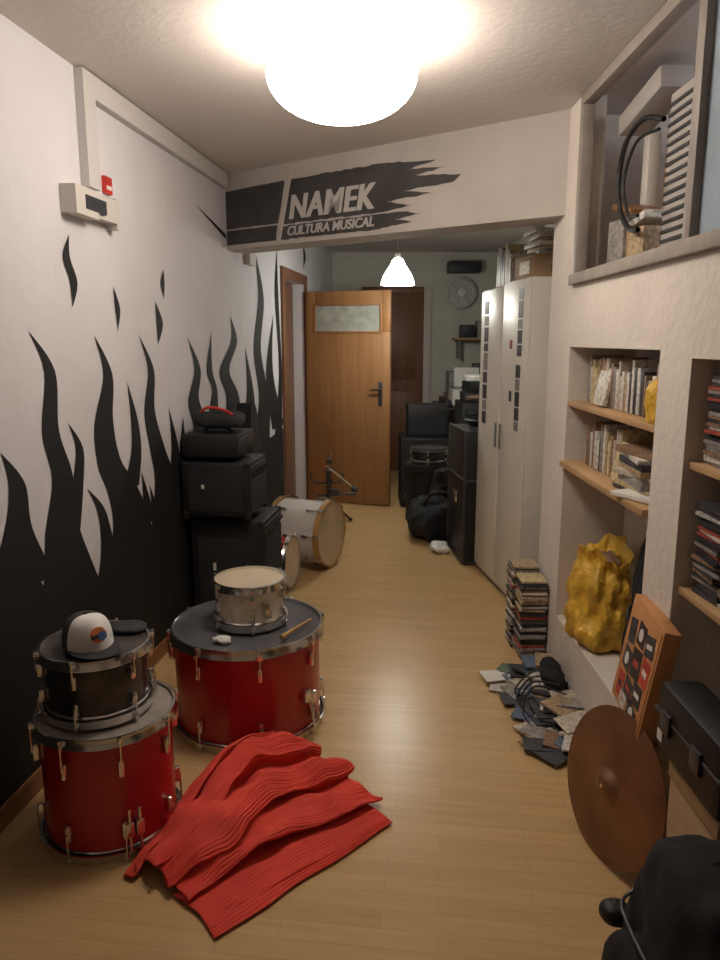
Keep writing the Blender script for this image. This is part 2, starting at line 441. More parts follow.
# ------------------------------------------------------------ painted sign on beam
sign = bpy.data.objects.new('painted_band_sign', None); scene.collection.objects.link(sign)
def child(o, p):
    o.parent = p; return o
b = B('brush_graphic')
def bpoly(pts, off, m=SIGNB): b.add([bp(w, z, off) for w, z in pts], [list(range(len(pts)))], m)
def rough(pts, amp=.006):
    out = []
    for i in range(len(pts)):
        p = pts[i]; q = pts[(i+1) % len(pts)]; n = max(1, int(math.hypot(q[0]-p[0], q[1]-p[1])/.03))
        for k in range(n):
            t = k/n; out.append((p[0]+(q[0]-p[0])*t+random.uniform(-amp, amp)*(k > 0), p[1]+(q[1]-p[1])*t+random.uniform(-amp, amp)*.6*(k > 0)))
    return out
bpoly(rough([(.0,2.125),(.0,2.21),(.43,2.21),(.415,2.125)], .003), .002)
bpoly(rough([(.0,2.22),(.0,2.44),(.49,2.45),(.435,2.22)], .003), .002)
bpoly(rough([(.44,2.125),(.46,2.20),(1.30,2.20),(1.42,2.18),(1.25,2.165),(1.36,2.145),(1.15,2.125)]), .002)
bpoly(rough([(.463,2.21),(.53,2.45),(1.18,2.45),(1.50,2.425),(1.32,2.40),(1.55,2.385),(1.38,2.365),(1.64,2.34),(1.60,2.31),(1.30,2.30),(1.48,2.27),(1.20,2.26),(1.36,2.225),(1.2,2.21)]), .002)
bpoly([(.435,2.12),(.54,2.50),(.555,2.50),(.452,2.12)], .003, SIGNW)
child(b.done(recalc=False), sign)
def text(s, size, w, z, name, shear=.2, sx=1.0, offs=.004, sp=1.0):
    for k, dxx in enumerate((0, .007, .014) if size > .1 else (0, .0035)):
        c = bpy.data.curves.new(name, 'FONT'); c.body = s; c.size = size; c.shear = shear; c.offset = offs; c.extrude = .0006; c.space_character = sp
        o = bpy.data.objects.new(name+'_tmp', c); scene.collection.objects.link(o)
        bpy.context.view_layer.update()
        me = bpy.data.meshes.new_from_object(o.evaluated_get(bpy.context.evaluated_depsgraph_get()))
        bpy.data.objects.remove(o)
        me.materials.clear(); me.materials.append(SIGNW)
        o = bpy.data.objects.new(name, me); scene.collection.objects.link(o)
        Mx = Matrix.Identity(4)
        for i in range(3):
            Mx[i][0] = BE[i]*sx; Mx[i][1] = (0, 0, 1)[i]; Mx[i][2] = BN[i]
        Mx.translation = bp(w+dxx, z, .0035+.0003*k)
        me.transform(Mx); o.parent = sign
text('NAMEK', .185, .51, 2.235, 'title_lettering', sx=.92, offs=.002, sp=1.06)
text('CULTURA MUSICAL', .070, .50, 2.145, 'subtitle_lettering', sx=1.0, offs=.001)

# ------------------------------------------------------------ electrics on left wall
b = B('cable_trunking')
def lbox(y0, y1, z0, z1, d, m, off=.001):
    b.prism([lw(y0, z0, off), lw(y1, z0, off), lw(y1, z1, off), lw(y0, z1, off)], Vector((1, -.127, 0)).normalized()*d, m)
lbox(2.92, 3.01, 2.12, 2.535, .035, TRUNK); lbox(3.01, 4.66, 2.45, 2.535, .035, TRUNK)
b.done()
b = B('electrical_panel')
lbox(2.76, 2.93, 2.0, 2.10, .06, PLASTIC); lbox(2.935, 3.11, 2.01, 2.10, .05, PLASTIC); lbox(2.83, 2.99, 2.025, 2.075, .063, STICKB); lbox(3.11, 3.14, 1.99, 2.11, .045, PLASTIC)
b.done()
b = B('fire_alarm_plate'); lbox(3.09, 3.15, 2.13, 2.195, .015, REDP); lbox(3.10, 3.14, 2.145, 2.16, .017, PAPER); b.done()
b = B('junction_box'); lbox(5.1, 5.25, 2.05, 2.14, .04, PLASTIC); b.done()

# ------------------------------------------------------------ lamps
b = B('ceiling_bulb_glare', loc=(-.06, 2.62, 2.41))  # bare bulb's lens glare built in as an oversized glowing globe
prof = [(0, -.14)]+[(.25*math.cos(R_(a))**.9, .14*math.sin(R_(a))) for a in range(-80, 61, 10)]
b.lathe(prof, BULB_GLARE, seg=56); b.lathe([(0, .129), (.14, .129), (.14, .118), (0, .118)], PLASTIC); b.done()
b = B('pendant_lamp', loc=(.30, 6.0, 1.98))
b.lathe([(.135, 0), (.132, .02), (.115, .07), (.085, .12), (.06, .155), (.045, .19), (.03, .205), (.028, .205), (.04, .187), (.055, .15), (.08, .115), (.11, .065), (.128, .018), (.131, 0)], SHADE, seg=40, closed=True)
b.cyl((0, 0, .18), (0, 0, .24), .022, PLASTIC); b.cyl((0, 0, .24), (0, 0, .555), .004, GREY); b.lathe([(0, .56), (.045, .56), (.04, .53), (0, .525)], PLASTIC)
b.lathe([(0, .05), (.02, .055), (.03, .08), (.02, .12), (.015, .18), (0, .18)], SHADE, seg=20); b.done()
def light(name, loc, e, col, r=.08):
    l = bpy.data.lights.new(name, 'POINT'); l.energy = e; l.color = col; l.shadow_soft_size = r
    o = bpy.data.objects.new(name, l); o.location = loc; scene.collection.objects.link(o); return o
light('pendant_bulb_light', (.30, 6.0, 1.93), 20, (1, .97, .86), .05)
light('storage_loft_fill', (1.75, 2.5, 2.45), 6, (.95, .97, 1), .06)  # added fill without a fixture, brightens the space behind the window

# ------------------------------------------------------------ window + loft content
b = B('window_1')
b.span(.895, 1.0, .31, 3.245, 1.781, 1.825, FRAMEG, .004)
b.span(.91, .96, .31, 3.245, 2.495, 2.538, FRAME, .004)
b.span(.91, .96, 3.205, 3.245, 1.825, 2.495, FRAME, .004)
b.span(.905, .96, 2.10, 2.15, 1.825, 2.495, FRAME, .004)
b.span(.91, .96, 1.0, 1.06, 1.825, 2.495, FRAME, .004)
b.span(.93, .942, 1.06, 2.10, 1.825, 2.495, BLUEPANE); b.span(.93, .942, .32, 1.0, 1.825, 2.495, BLUEPANE)
b.done()
b = B('wall_radiator', loc=(1.10, 2.52, 1.781))
b.span(-.03, .12, 0, .20, 0, .60, RADI, .01)
for i in range(17): b.span(-.036, -.03, .01, .19, .04+i*.032, .052+i*.032, DGREY, .001)
b.done()
b = B('ventilation_duct', loc=(0, 0, 0))
b.box((1.11, 2.98, 2.43), (.12, .42, .08), RADI, .01, rot=Matrix.Rotation(R_(-8), 4, 'X'))
b.span(1.15, 1.2, 3.10, 3.17, 1.781, 2.36, PLASTIC, .01)
b.done()
b = B('black_cable'); b.tube([(1.05, 2.71, 2.30), (1.02, 2.82, 2.33), (1.0, 2.93, 2.28), (1.0, 2.99, 2.16), (1.0, 2.95, 2.04), (1.0, 2.85, 1.96), (1.0, 2.75, 1.94)], .010, BLACK, sub=8)
b.tube([(1.04, 2.72, 2.27), (1.01, 2.85, 2.26), (1.0, 2.93, 2.14), (1.0, 2.86, 2.01), (1.0, 2.76, 1.99)], .006, BLACK, sub=8)
b.done()
b = B('storage_clutter', loc=(1.085, 2.93, 1.782))
b.box((.0, .16, .12), (.11, .12, .24), PAL[8], .004, rot=Matrix.Rotation(R_(10), 4, 'Z'))
b.box((.02, .03, .10), (.13, .10, .20), CARD, .004, rot=Matrix.Rotation(R_(-18), 4, 'Z'))
b.box((-.01, -.08, .09), (.10, .10, .18), PAL[9], .003, rot=Matrix.Rotation(R_(12), 4, 'Z'))
b.box((.01, .10, .275), (.13, .22, .02), DOORW, .003, rot=Matrix.Rotation(R_(14), 4, 'X'))
b.box((.02, -.03, .215), (.12, .16, .03), PAL[1], .003, rot=Matrix.Rotation(R_(-8), 4, 'X'))
b.box((.35, .1, .25), (.3, .5, .50), CARD, .004); b.box((.4, -.1, .58), (.25, .3, .14), PAL[8], .004)
b.done()

# ------------------------------------------------------------ niche contents
def rowbooks(b, x0, y0, y1, z, hmin, hmax, dmin=.12, dmax=.2, thin=(.012, .035), pal=PAL):
    y = y0
    while y < y1:
        t = random.uniform(*thin); h = random.uniform(hmin, hmax); d = random.uniform(dmin, dmax)
        if y+t > y1: break
        b.box((x0+d/2, y+t/2, z+h/2), (d, t*.94, h), random.choice(pal), .001, rot=Matrix.Rotation(R_(random.uniform(-1.2, 1.2)), 4, 'X'))
        y += t+.001
b = B('shelf_board'); b.span(.925, 1.21, 2.27, 3.25, 1.262, 1.285, SHELFW, .002); b.done()
b = B('shelf_board'); b.span(.90, 1.21, 2.27, 3.25, 0.992, 1.017, SHELFW, .002); b.done()
LP = [PAL[i] for i in (0, 1, 10, 2, 6, 8, 10, 9, 3, 0, 3, 8)]
b = B('shelf_books')
rowbooks(b, .985, 2.40, 3.2, 1.287, .12, .20, .12, .19, pal=LP)
b.box((.98, 2.95, 1.36), (.02, .13, .14), PAL[10], .002, rot=Matrix.Rotation(R_(12), 4, 'Y'))
b.done()
b = B('shelf_books')
rowbooks(b, .985, 2.72, 3.18, 1.019, .12, .2, .12, .19, pal=LP)
z = 1.019
for i in range(8):
    t = random.uniform(.012, .028)
    b.box((1.05, 2.53, z+t/2), (.2, .26, t), PAL[[3, 6, 8, 0, 9, 3, 10, 2][i]], .001, rot=Matrix.Rotation(R_(random.uniform(-9, 9)), 4, 'Z')); z += t
b.box((.98, 2.66, 1.10), (.02, .16, .15), PAL[6], .001, rot=Matrix.Rotation(R_(14), 4, 'Y'))
b.box((.955, 2.42, 1.028), (.09, .2, .015), PAPER, .001, rot=Matrix.Rotation(R_(25), 4, 'Z'))
b.done()
b = B('yellow_cloth', loc=(.95, 2.33, 1.287)); b.blob((.0, 0, .06), (.05, .10, .13), YELLOW, .7, .02, 10, flat=0.0, ridged=True); b.done()
# yellow plastic carrier bag: pleated sack with an open mouth
b = B('yellow_plastic_bag', loc=(1.03, 2.98, .281))
seg = 120; prof = [(.02, .0), (.13, .0), (.165, .03), (.175, .09), (.175, .16), (.165, .23), (.145, .30), (.125, .345), (.13, .37), (.145, .40), (.135, .395), (.115, .36), (.10, .30), (.06, .27), (.0, .265)]
prof = cr(prof, 5); vs = []; fs = []
for i, (r, z) in enumerate(prof):
    for j in range(seg):
        a = 2*math.pi*j/seg
        k = .05*math.sin(5*a+3*z*9)+.035*math.sin(11*a-z*22+1)+.16*noise.noise(Vector((math.cos(a)*1.6, math.sin(a)*1.6, z*9)))+.10*(abs(noise.noise(Vector((math.cos(a)*4, math.sin(a)*4, z*16))))-.2)
        rr = max(r, 0)*(1+k*1.2)
        zz = max(0, z*(1+.10*math.sin(2*a+.5)*(z > .2))+.25*noise.noise(Vector((math.cos(a)*2, math.sin(a)*2, 4)))*max(0, z-.2)) if z > 0 else 0
        vs.append((rr*.72*math.cos(a), rr*1.12*math.sin(a), zz))
for i in range(len(prof)-1):
    for j in range(seg):
        j2 = (j+1) % seg; fs.append([i*seg+j, i*seg+j2, (i+1)*seg+j2, (i+1)*seg+j])
b.add(vs, fs, YELLOW)
b.blob((0, 0, .33), (.13, .20, .12), PAL[2], .8, .03, 12, seg=32)
b.done(angle=70)
b = B('guitar_gig_bag', loc=(1.10, 2.52, .283))
ol = cr([(-.14,.0),(-.15,.14),(-.11,.27),(-.13,.38),(-.10,.50),(-.05,.58),(.05,.58),(.10,.50),(.13,.38),(.11,.27),(.15,.14),(.14,.0)], 4)
b.prism([(0, y, z) for y, z in ol], (.08, 0, 0), BLACKF, XF((-.09, 0, 0), ry=4)); b.tube([(-.1, -.05, .3), (-.12, 0, .26), (-.1, .05, .3)], .008, BLACK); b.done()
def cdstack(b, x, y, z0, z1, w=.125, l=.142, jit=.008, pal=PAL):
    z = z0
    while z < z1:
        t = .0098
        b.box((x+random.uniform(-jit, jit), y+random.uniform(-jit, jit), z+t/2), (w, l, t*.9), random.choice(pal), 0, rot=Matrix.Rotation(R_(random.uniform(-5, 5)), 4, 'Z')); z += t
for zz in (1.19, .82):
    b = B('shelf_board'); b.span(.935, 1.21, 1.2, 2.05, zz, zz+.02, SHELFW, .002); b.done()
DP = [PAL[i] for i in (3, 11, 1, 8, 3, 11, 10, 4, 11, 8, 3, 2)]
DQ = [PAL[i] for i in (3, 11, 8, 3, 11, 1, 8, 2)]
b = B('compact_disc_stack')
for yy in (1.94, 1.78, 1.62, 1.46): cdstack(b, 1.02, yy, 1.211, 1.45+random.uniform(-.03, .02), jit=.006, pal=DP)
b.done()
b = B('compact_disc_stack')
for yy in (1.94, 1.78, 1.62, 1.46): cdstack(b, 1.02, yy, .841, 1.12+random.uniform(-.05, .04), jit=.006, pal=DP)
b.done()
b = B('compact_disc_stack')
cdstack(b, .848, 3.44, .001, .40, jit=.006, pal=DP+PAL); cdstack(b, .835, 3.59, .001, .43, jit=.006, pal=DP+PAL)
b.done()
# loose CDs, papers and cables on the floor
b = B('compact_disc_pile')
for i in range(70):
    x = random.uniform(.70, .89); y = random.uniform(2.50, 3.26)
    hx = max(0, (x-.72)/.2)*.08
    z = .006+random.random()*hx
    b.box((x, y, z+.010), (.120, .135, random.choice([.006, .009, .010])) if random.random() < .6 else (.08, .10, .006), random.choice(DQ+[PAL[9], PAL[5], PAL[0], PAL[1]]),
          0, rot=Matrix.Rotation(R_(random.uniform(0, 180)), 4, 'Z') @ Matrix.Rotation(R_(random.uniform(-1, 1)*(2+hx*180)), 4, 'X'))
for k, (x, y, c) in enumerate([(.67, 3.17, PAPER), (.64, 3.06, PAL[1]), (.71, 3.24, PAL[7]), (.71, 3.10, PAL[9]), (.66, 2.94, PAL[3]), (.69, 2.80, PAL[5]), (.75, 3.14, PAPER), (.70, 2.66, PAL[8]), (.68, 2.56, PAL[3]), (.61, 3.14, PAPER)]):
    b.box((x, y, .008+.002*k), (.09, .105, .006), c, 0, rot=Matrix.Rotation(R_(random.uniform(0, 90)), 4, 'Z'))
for k in range(4):
    b.tube([(.70+.03*k, 2.65+.1*k, .02), (.68, 2.82+.05*k, .03), (.76, 2.95+.04*k, .07), (.85, 2.8+.08*k, .11)], .004, BLACK)
b.blob((.86, 3.05, .07), (.09, .24, .12), BLACKF, .8, .03, 12, seg=32, flat=.002)
b.done()

# ------------------------------------------------------------ lockers
b = B('white_locker_cabinet', loc=(.905, 3.99, 0), rz=R_(7.7))
b.span(0.012, .52, 0, .44, .03, 1.88, LOCKER, .004); b.span(.03, .5, .02, .42, 0, .03, GREY)
b.span(0, .012, .004, .436, .05, 1.87, LOCKER, .003); b.span(-.012, 0, .40, .415, .9, 1.05, GREY, .002)
z = 1.84
for k, h in enumerate([.07, .1, .06, .08, .07]): b.span(-.002, 0, .10, .17, z-h, z-.008, [STICKB, PAL[3], PAL[8], STICKB, PAL[3]][k]); z -= h
z = 1.42
for k, h in enumerate([.08, .07, .09, .08, .06]): b.span(-.002, 0, .11, .18, z-h, z-.008, [STICKB, PAL[8], STICKB, PAL[3], PAL[8]][k]); z -= h
for (y0, y1, z0, z1, m) in [(.26, .30, 1.5, 1.55, PAL[4]), (.24, .28, 1.2, 1.26, STICKB)]: b.span(-.002, 0, y0, y1, z0, z1, m)
b.done()
b = B('white_locker_cabinet', loc=(.905-.135*.45, 3.99+.991*.45, 0), rz=R_(7.7))
b.span(0.012, .52, 0, .42, .03, 1.86, LOCKER, .004); b.span(.03, .5, .02, .40, 0, .03, GREY)
b.span(0, .012, .004, .416, .05, 1.85, LOCKER, .003); b.span(-.012, 0, .03, .045, .9, 1.05, GREY, .002)
z = 1.8
for k, h in enumerate([.09, .07, .1, .06, .12, .08, .1, .07, .09]): b.span(-.002, 0, .26, .34, z-h, z-.012, [STICKB, PAL[8], PAL[3]][k % 3]); z -= h
b.done()
b = B('cardboard_box', loc=(1.02, 4.14, 1.881), rz=R_(7.7)); b.span(-.08, .30, -.02, .28, 0, .13, CARD, .003); b.span(-.082, -.08, .04, .2, .03, .1, PAL[6]); b.span(.02, .2, -.022, -.02, .03, .07, STICKB); b.done()
b = B('magazine_stack', loc=(1.02, 4.14, 2.012), rz=R_(7.7))
z = 0
for i in range(6):
    b.box((.10+random.uniform(-.03, .03), .12, z+.012), (.26, .24, .022), [PAL[1], PAL[9], PAL[10], PAL[2], PAL[0], PAL[1]][i], .001, rot=Matrix.Rotation(R_(random.uniform(-12, 12)), 4, 'Z')); z += .023
b.lathe([(0, 0), (.035, 0), (.035, .08), (.015, .1), (.015, .12), (0, .12)], PAPER, XF((-.02, .1, z)), 20)
b.done()
b = B('file_box', loc=(.89, 4.50, 1.862), rz=R_(7.7)); b.span(0, .28, 0, .3, 0, .012, CARD)
rowbooks(b, .01, .01, .30, .012, .16, .25, thin=(.02, .05), pal=LP); b.done()

# ------------------------------------------------------------ drums
def drum(b, M, R, h, shell, head, hoopm, n=8, hw=.014, hh=.028, claws=False, lugm=CHROME, head2=None):
    rs = R-.014
    b.lathe([(rs, .012), (rs, h-.012)], shell, M, 64)
    for z0, s in ((h, -1), (0, 1)):
        a = z0; c = z0+s*hh
        b.lathe([(R-.008, a), (R, a), (R+.001, (a+c)/2), (R+.006, c), (R-.002, c), (R-.006, (a+c)/2)], hoopm, M, 64, closed=True)
        b.lathe([(rs+.001, z0+s*.034), (rs+.005, z0+s*.030), (rs+.005, z0+s*.018), (rs+.001, z0+s*.014)], CHROME, M, 64)
        zi = z0+s*.010
        b.lathe([(0, zi), (R*.6, zi), (R-.007, zi)], head if s < 0 else (head2 or head), M, 64)
    for i in range(n):
        a = 2*math.pi*(i+.37)/n
        MM = M @ Matrix.Rotation(a, 4, 'Z')
        for z0, s in ((h, -1), (0, 1)):
            zl = z0+s*min(.10, h*.3)
            b.box((rs+.011, 0, zl), (.022, .019, min(.055, h*.2)), lugm, .006, MM)
            b.cyl((R+.009, 0, z0+s*.006), (R+.009, 0, zl), .0033, CHROME, seg=8, M=MM)
            b.box((R+.006, 0, z0+s*(.012 if not claws else .018)), (.016, .016 if not claws else .022, .014 if not claws else .038), CHROME, .003, MM)
            b.cyl((R+.009, 0, z0+s*-.002), (R+.009, 0, z0+s*.012), .006, CHROME, seg=8, M=MM)
b = B('bass_drum', loc=(-.462, 2.83, 0))
drum(b, Matrix.Identity(4), .308, .42, REDW, HEADD, CHROME, 8, hh=.034, claws=True)
for dz, a in ((.18, -35), (.16, -28)):
    MM = Matrix.Rotation(R_(a), 4, 'Z'); b.box((.305, 0, dz), (.035, .035, .05), CHROME, .006, MM); b.cyl((.315, 0, dz), (.34, 0, dz-.10), .006, CHROME, seg=10, M=MM)
b.done()
b = B('floor_tom', loc=(-.81, 2.15, 0), rz=R_(12))
drum(b, Matrix.Identity(4), .215, .405, REDW, HEADG, CHROME, 8)
for a in (-62, -70): 
    MM = Matrix.Rotation(R_(a), 4, 'Z'); b.box((.215, 0, .10), (.03, .026, .05), CHROME, .005, MM); b.cyl((.225, 0, .03), (.225, 0, .17), .005, CHROME, seg=8, M=MM)
b.done()
b = B('rack_tom', loc=(-.835, 2.165, .406), rz=R_(5)); drum(b, Matrix.Identity(4), .168, .215, SMOKE, HEADK, CHROME, 6); b.done()
b = B('snare_drum', loc=(-.450, 2.84, .421), rz=R_(20)); drum(b, Matrix.Identity(4), .148, .185, PEARL, HEADW, CHROME, 6)
b.box((.15, 0, .09), (.03, .03, .07), CHROME, .006, Matrix.Rotation(R_(-75), 4, 'Z')); b.done()
b = B('bass_drum', loc=(0, 0, 0))
dx = Vector((.92, -.38, 0)).normalized()
drum(b, axisM(Vector((-.19, 4.86, .245))-dx*.40, dx), .228, .40, WDRUM, HEADW, HOOPWOOD, 8, hh=.04, claws=True); b.done()
b = B('rack_tom', loc=(0, 0, 0)); dx = Vector((.95, -.2, 0)).normalized()
drum(b, axisM(Vector((-.42, 4.41, .182))-dx*.22, dx), .165, .22, REDW, HEADW, CHROME, 6); b.done()
b = B('drumstick', loc=(-.25, 2.72, .421)); b.cyl((-.05, -.09, .012), (.05, .09, .012), .009, HOOPWOOD, r1=.006); b.done()
b = B('paper_scrap', loc=(-.53, 2.62, .412)); b.blob((0, 0, .015), (.07, .04, .025), PAPER, .8, .015, 25, flat=0); b.done()

# baseball cap: panelled crown with tall front, button and curved brim
b = B('baseball_cap', loc=(-.845, 2.13, .622), rz=R_(-50))
capw = mat('cap_white', (.82, .80, .78), .8); capb = mat('cap_black', (.035, .035, .04), .9)
seg = 48; rg = 12; vs = []; fs = []; ff = []
for i in range(rg+1):
    ph = R_(90*i/rg)
    for j in range(seg):
        th = 2*math.pi*j/seg; r = math.cos(ph)**.62
        front = max(0, math.cos(th))
        dent = 1-.03*abs(math.sin(3*th))*math.cos(ph)
        vs.append((.088*r*math.cos(th)*1.05*dent+.004*front, .074*r*math.sin(th)*dent, .100*math.sin(ph)**.85*(1+.22*front*math.cos(ph)**.8)))
for i in range(rg):
    for j in range(seg):
        th = 2*math.pi*(j+.5)/seg; q = [i*seg+j, i*seg+(j+1) % seg, (i+1)*seg+(j+1) % seg, (i+1)*seg+j]
        (ff if math.cos(th) > .25 else fs).append(q)
b.add(vs, fs, capb); b.add(vs, ff, capw)
b.blob((0, 0, .102), (.014, .014, .008), capb, 1, 0, seg=12)
for side in (0, .003):
    vs = []; fs = []; n = 24
    for k in range(n+1):
        a = R_(-80+160*k/n)
        for q in range(5):
            rr = q/4
            ext = .085*rr*max(0, math.cos(a*1.1))**.8
            vs.append(((.090)*math.cos(a)+ext, (.074+.004*rr)*math.sin(a), .006+side+.016*rr*(1-1.4*(math.sin(a))**2)*(1-.4*rr)))
    for k in range(n):
        for q in range(4): fs.append([k*5+q, k*5+q+1, (k+1)*5+q+1, (k+1)*5+q])
    b.add([(x, y, max(.001, z)) for x, y, z in vs], fs, capb)
PX = mat('cap_patch_orange', (.7, .2, .05), .7); PB = mat('cap_patch_blue', (.08, .16, .4), .7)
Mp = XF((.0965, 0, .062), ry=80)
b.lathe([(0, .004), (.024, .004), (.024, 0), (0, 0)], PX, Mp, 20)
b.lathe([(0, .0055), (.014, .0055), (.014, 0), (0, 0)], PB, Mp @ Matrix.Translation((.004, .010, 0)), 20)
b.box((.004, -.012, .0055), (.012, .022, .002), capb, M=Mp)
b.done(recalc=False)
b = B('black_cloth', loc=(-.765, 2.265, .6135)); b.blob((0, 0, .010), (.12, .09, .025), RUG, .8, .010, 14, flat=0); b.done()

# ------------------------------------------------------------ amps at left
def amp(name, loc, rz, w, d, h, knobs=True):
    b = B(name, loc, rz)
    b.span(0, w, 0, d, .015, h, BLACK, .012)
    b.span(w, w+.006, .02, d-.02, .03, h-.09, GRILLE, .002)
    b.span(w, w+.008, .02, d-.02, h-.075, h-.02, DGREY if knobs else BLACK, .002)
    if knobs:
        for k in range(6): b.cyl((w+.008, .05+k*(d-.1)/5, h-.048), (w+.022, .05+k*(d-.1)/5, h-.048), .01, BLACK, seg=10)
    for x in (.0, w-.03):
        for y in (0, d-.03):
            for zz in (.012, h-.028): b.box((x+.015, y+.015, zz+.015), (.034, .034, .034), BLACK, .008)
            b.box((x+.015, y+.015, .009), (.03, .03, .018), BLACK)
    b.tube([(w*.3, d/2, h), (w*.35, d/2, h+.02), (w*.65, d/2, h+.02), (w*.7, d/2, h)], .008, BLACK)
    b.span(w*.1, w*.9, -.004, 0, h*.15, h*.85, GRILLE, .001)
    b.span(w*.30, w*.34, -.006, -.004, h*.55, h*.62, PAPER)
    return b.done()
rz = R_(-7.24)
amp('guitar_amplifier', tuple(lw(3.80, 0, .035)), rz, .40, .40, .60)
amp('guitar_amplifier', tuple(lw(3.74, .625, .02)), rz, .36, .36, .30)
b = B('guitar_amplifier', loc=tuple(lw(3.76, .95, .02)), rz=rz)
b.span(0, .30, 0, .32, 0, .12, BLACK, .01); b.span(.30, .306, .02, .30, .02, .10, DGREY, .002); b.tube([(.08, .15, .12), (.10, .15, .14), (.2, .15, .14), (.22, .15, .12)], .008, BLACK); b.done()
b = B('gear_bag', loc=tuple(lw(3.93, 1.10, .18)), rz=rz); b.blob((0, 0, .03), (.26, .26, .09), BLACKF, .7, .03, 9, flat=0)
b.tube([(-.1, -.05, .06), (-.05, -.07, .10), (.03, -.06, .09), (.08, -.04, .06)], .008, REDP); b.done()
b = B('guitar_gig_bag', loc=tuple(lw(4.72, 0.002, .10)), rz=rz)
ol2 = [(y*1.0, z*1.95) for y, z in ol]
b.prism([(0, y, z) for y, z in ol2], (.10, 0, 0), BLACKF, XF((0.0, 0.0, 0), ry=-3)); b.done()

b = B('snare_stand', loc=(-.27, 6.12, 0))
for a in (20, 140, 260):
    c, s = math.cos(R_(a)), math.sin(R_(a)); b.cyl((.2*c, .2*s, .012), (.015*c, .015*s, .2), .010, DGREY); b.cyl((.11*c, .11*s, .10), (0, 0, .06), .006, CHROME); b.blob((.2*c, .2*s, .014), (.03, .03, .028), BLACK, 1, 0)
b.cyl((0, 0, .03), (0, 0, .46), .014, DGREY); b.cyl((0, 0, .46), (.02, 0, .62), .010, CHROME); b.box((0, 0, .44), (.05, .05, .05), DGREY, .008); b.box((0.01, 0, .54), (.05, .04, .04), DGREY, .008)
b.cyl((-.02, 0, .5), (.22, .03, .30), .008, CHROME); b.box((.05, 0, .27), (.10, .05, .06), DGREY, .01); b.cyl((-.1, 0, .24), (.24, 0, .26), .01, DGREY); b.blob((.22, .03, .29), (.06, .05, .06), DGREY, .8, 0)
for a in (0, 120, 240):
    c, s = math.cos(R_(a+40)), math.sin(R_(a+40)); b.tube([(.01, 0, .36), (.1*c, .1*s, .34), (.16*c, .16*s, .37), (.16*c, .16*s, .42)], .009, DGREY)
b.done()

# ------------------------------------------------------------ far right clutter
b = B('flight_case', loc=(.715, 4.90, 0), rz=R_(5))
b.span(0, .42, 0, .5, .02, .94, BLACK, .008)
for x in (0, .42):
    for y in (0, .5): b.box((x, y, .48), (.018, .018, .92), DGREY, .005)
for zz in (.02, .6, .94):
    b.box((.21, 0, zz), (.42, .012, .016), DGREY, .004); b.box((0, .25, zz), (.012, .5, .016), DGREY, .004)
b.box((-.006, .25, .45), (.012, .1, .08), CHROME, .004)
for x in (.05, .37):
    for y in (.05, .45): b.cyl((x-.01, y, .02), (x+.01, y, .02), .02, BLACK)
b.done()
b = B('cable_coil', loc=(.88, 5.12, .952))
for k in range(5): b.lathe([(.10+.008*k, .01+.01*k), (.108+.008*k, .018+.01*k), (.116+.008*k, .01+.01*k), (.108+.008*k, .002+.01*k)], BLACK, seg=32, closed=True)
b.done()
b = B('bass_amplifier', loc=(.38, 6.70, 0)); b.span(0, .48, 0, .42, .012, .66, BLACK, .012); b.span(.02, .46, -.006, 0, .04, .64, GRILLE, .002)
b.lathe([(0, .002), (.12, .002), (.19, .014), (.2, .004), (.2, 0), (0, 0)], DGREY, XF((.24, -.006, .32), rx=90), 32); b.span(.02, .46, .02, .4, 0, .014, BLACK); b.done()
b = B('guitar_amplifier', loc=(.44, 6.72, .662)); b.span(0, .38, 0, .28, 0, .3, BLACK, .01); b.span(.02, .36, -.006, 0, .03, .2, GRILLE)
for k in range(7): b.cyl((.05+k*.047, -.002, .25), (.05+k*.047, -.018, .25), .008, CHROME, seg=8)
b.done()
b = B('snare_drum', loc=(0, 0, 0)); drum(b, XF((.60, 6.26, .505)), .17, .14, SMOKE, HEADK, DGREY, 6); b.done()
b = B('drum_hardware_case', loc=(.60, 6.26, 0)); b.lathe([(0, 0), (.2, 0), (.2, .44), (.21, .45), (.21, .5), (0, .502)], BLACK, seg=40); b.box((-.2, 0, .2), (.02, .12, .03), DGREY, .004); b.done()
b = B('gear_bag', loc=(.62, 5.70, 0)); b.blob((0, 0, .15), (.44, .50, .34), BLACKF, .65, .07, 7, flat=0.002); b.tube([(-.12, -.1, .27), (-.05, -.12, .38), (.08, -.1, .36), (.12, -.05, .27)], .012, BLACK)
b.blob((.14, .1, .38), (.34, .34, .30), BLACKF, .75, .07, 8); b.done()
b = B('hi_hat_stand', loc=(1.02, 5.90, 0))
for a in (10, 130, 250):
    c, s = math.cos(R_(a)), math.sin(R_(a)); b.cyl((.16*c, .16*s, .008), (.012*c, .012*s, .25), .007, CHROME)
b.cyl((0, 0, .04), (0, 0, 1.22), .009, CHROME)
for zz, sg in ((1.10, 1), (1.08, -1)): b.lathe([(.0, zz+sg*.025), (.03, zz+sg*.015), (.04, zz+sg*.010), (.17, zz), (.17, zz-.001*sg), (.0, zz+sg*.023)], BRONZE, seg=40)
b.done()
b = B('crumpled_paper', loc=(.60, 5.26, 0)); b.blob((0, 0, .03), (.14, .18, .06), PAPER, .8, .03, 20, flat=.002); b.done()
b = B('desk', loc=(.95, 7.2, 0)); b.span(-.15, .6, 0, .9, .86, .89, BLACK, .004)
for x in (-.12, .56):
    for y in (.04, .86): b.span(x-.02, x+.02, y-.02, y+.02, 0, .86, GREY, .003)
b.done()
b = B('printer', loc=(.92, 7.3, .891)); b.span(0, .36, 0, .36, 0, .17, PLASTIC, .02); b.span(.04, .32, -.01, 0, .03, .08, STICKB); b.span(.03, .33, .1, .34, .17, .19, GREY, .006)
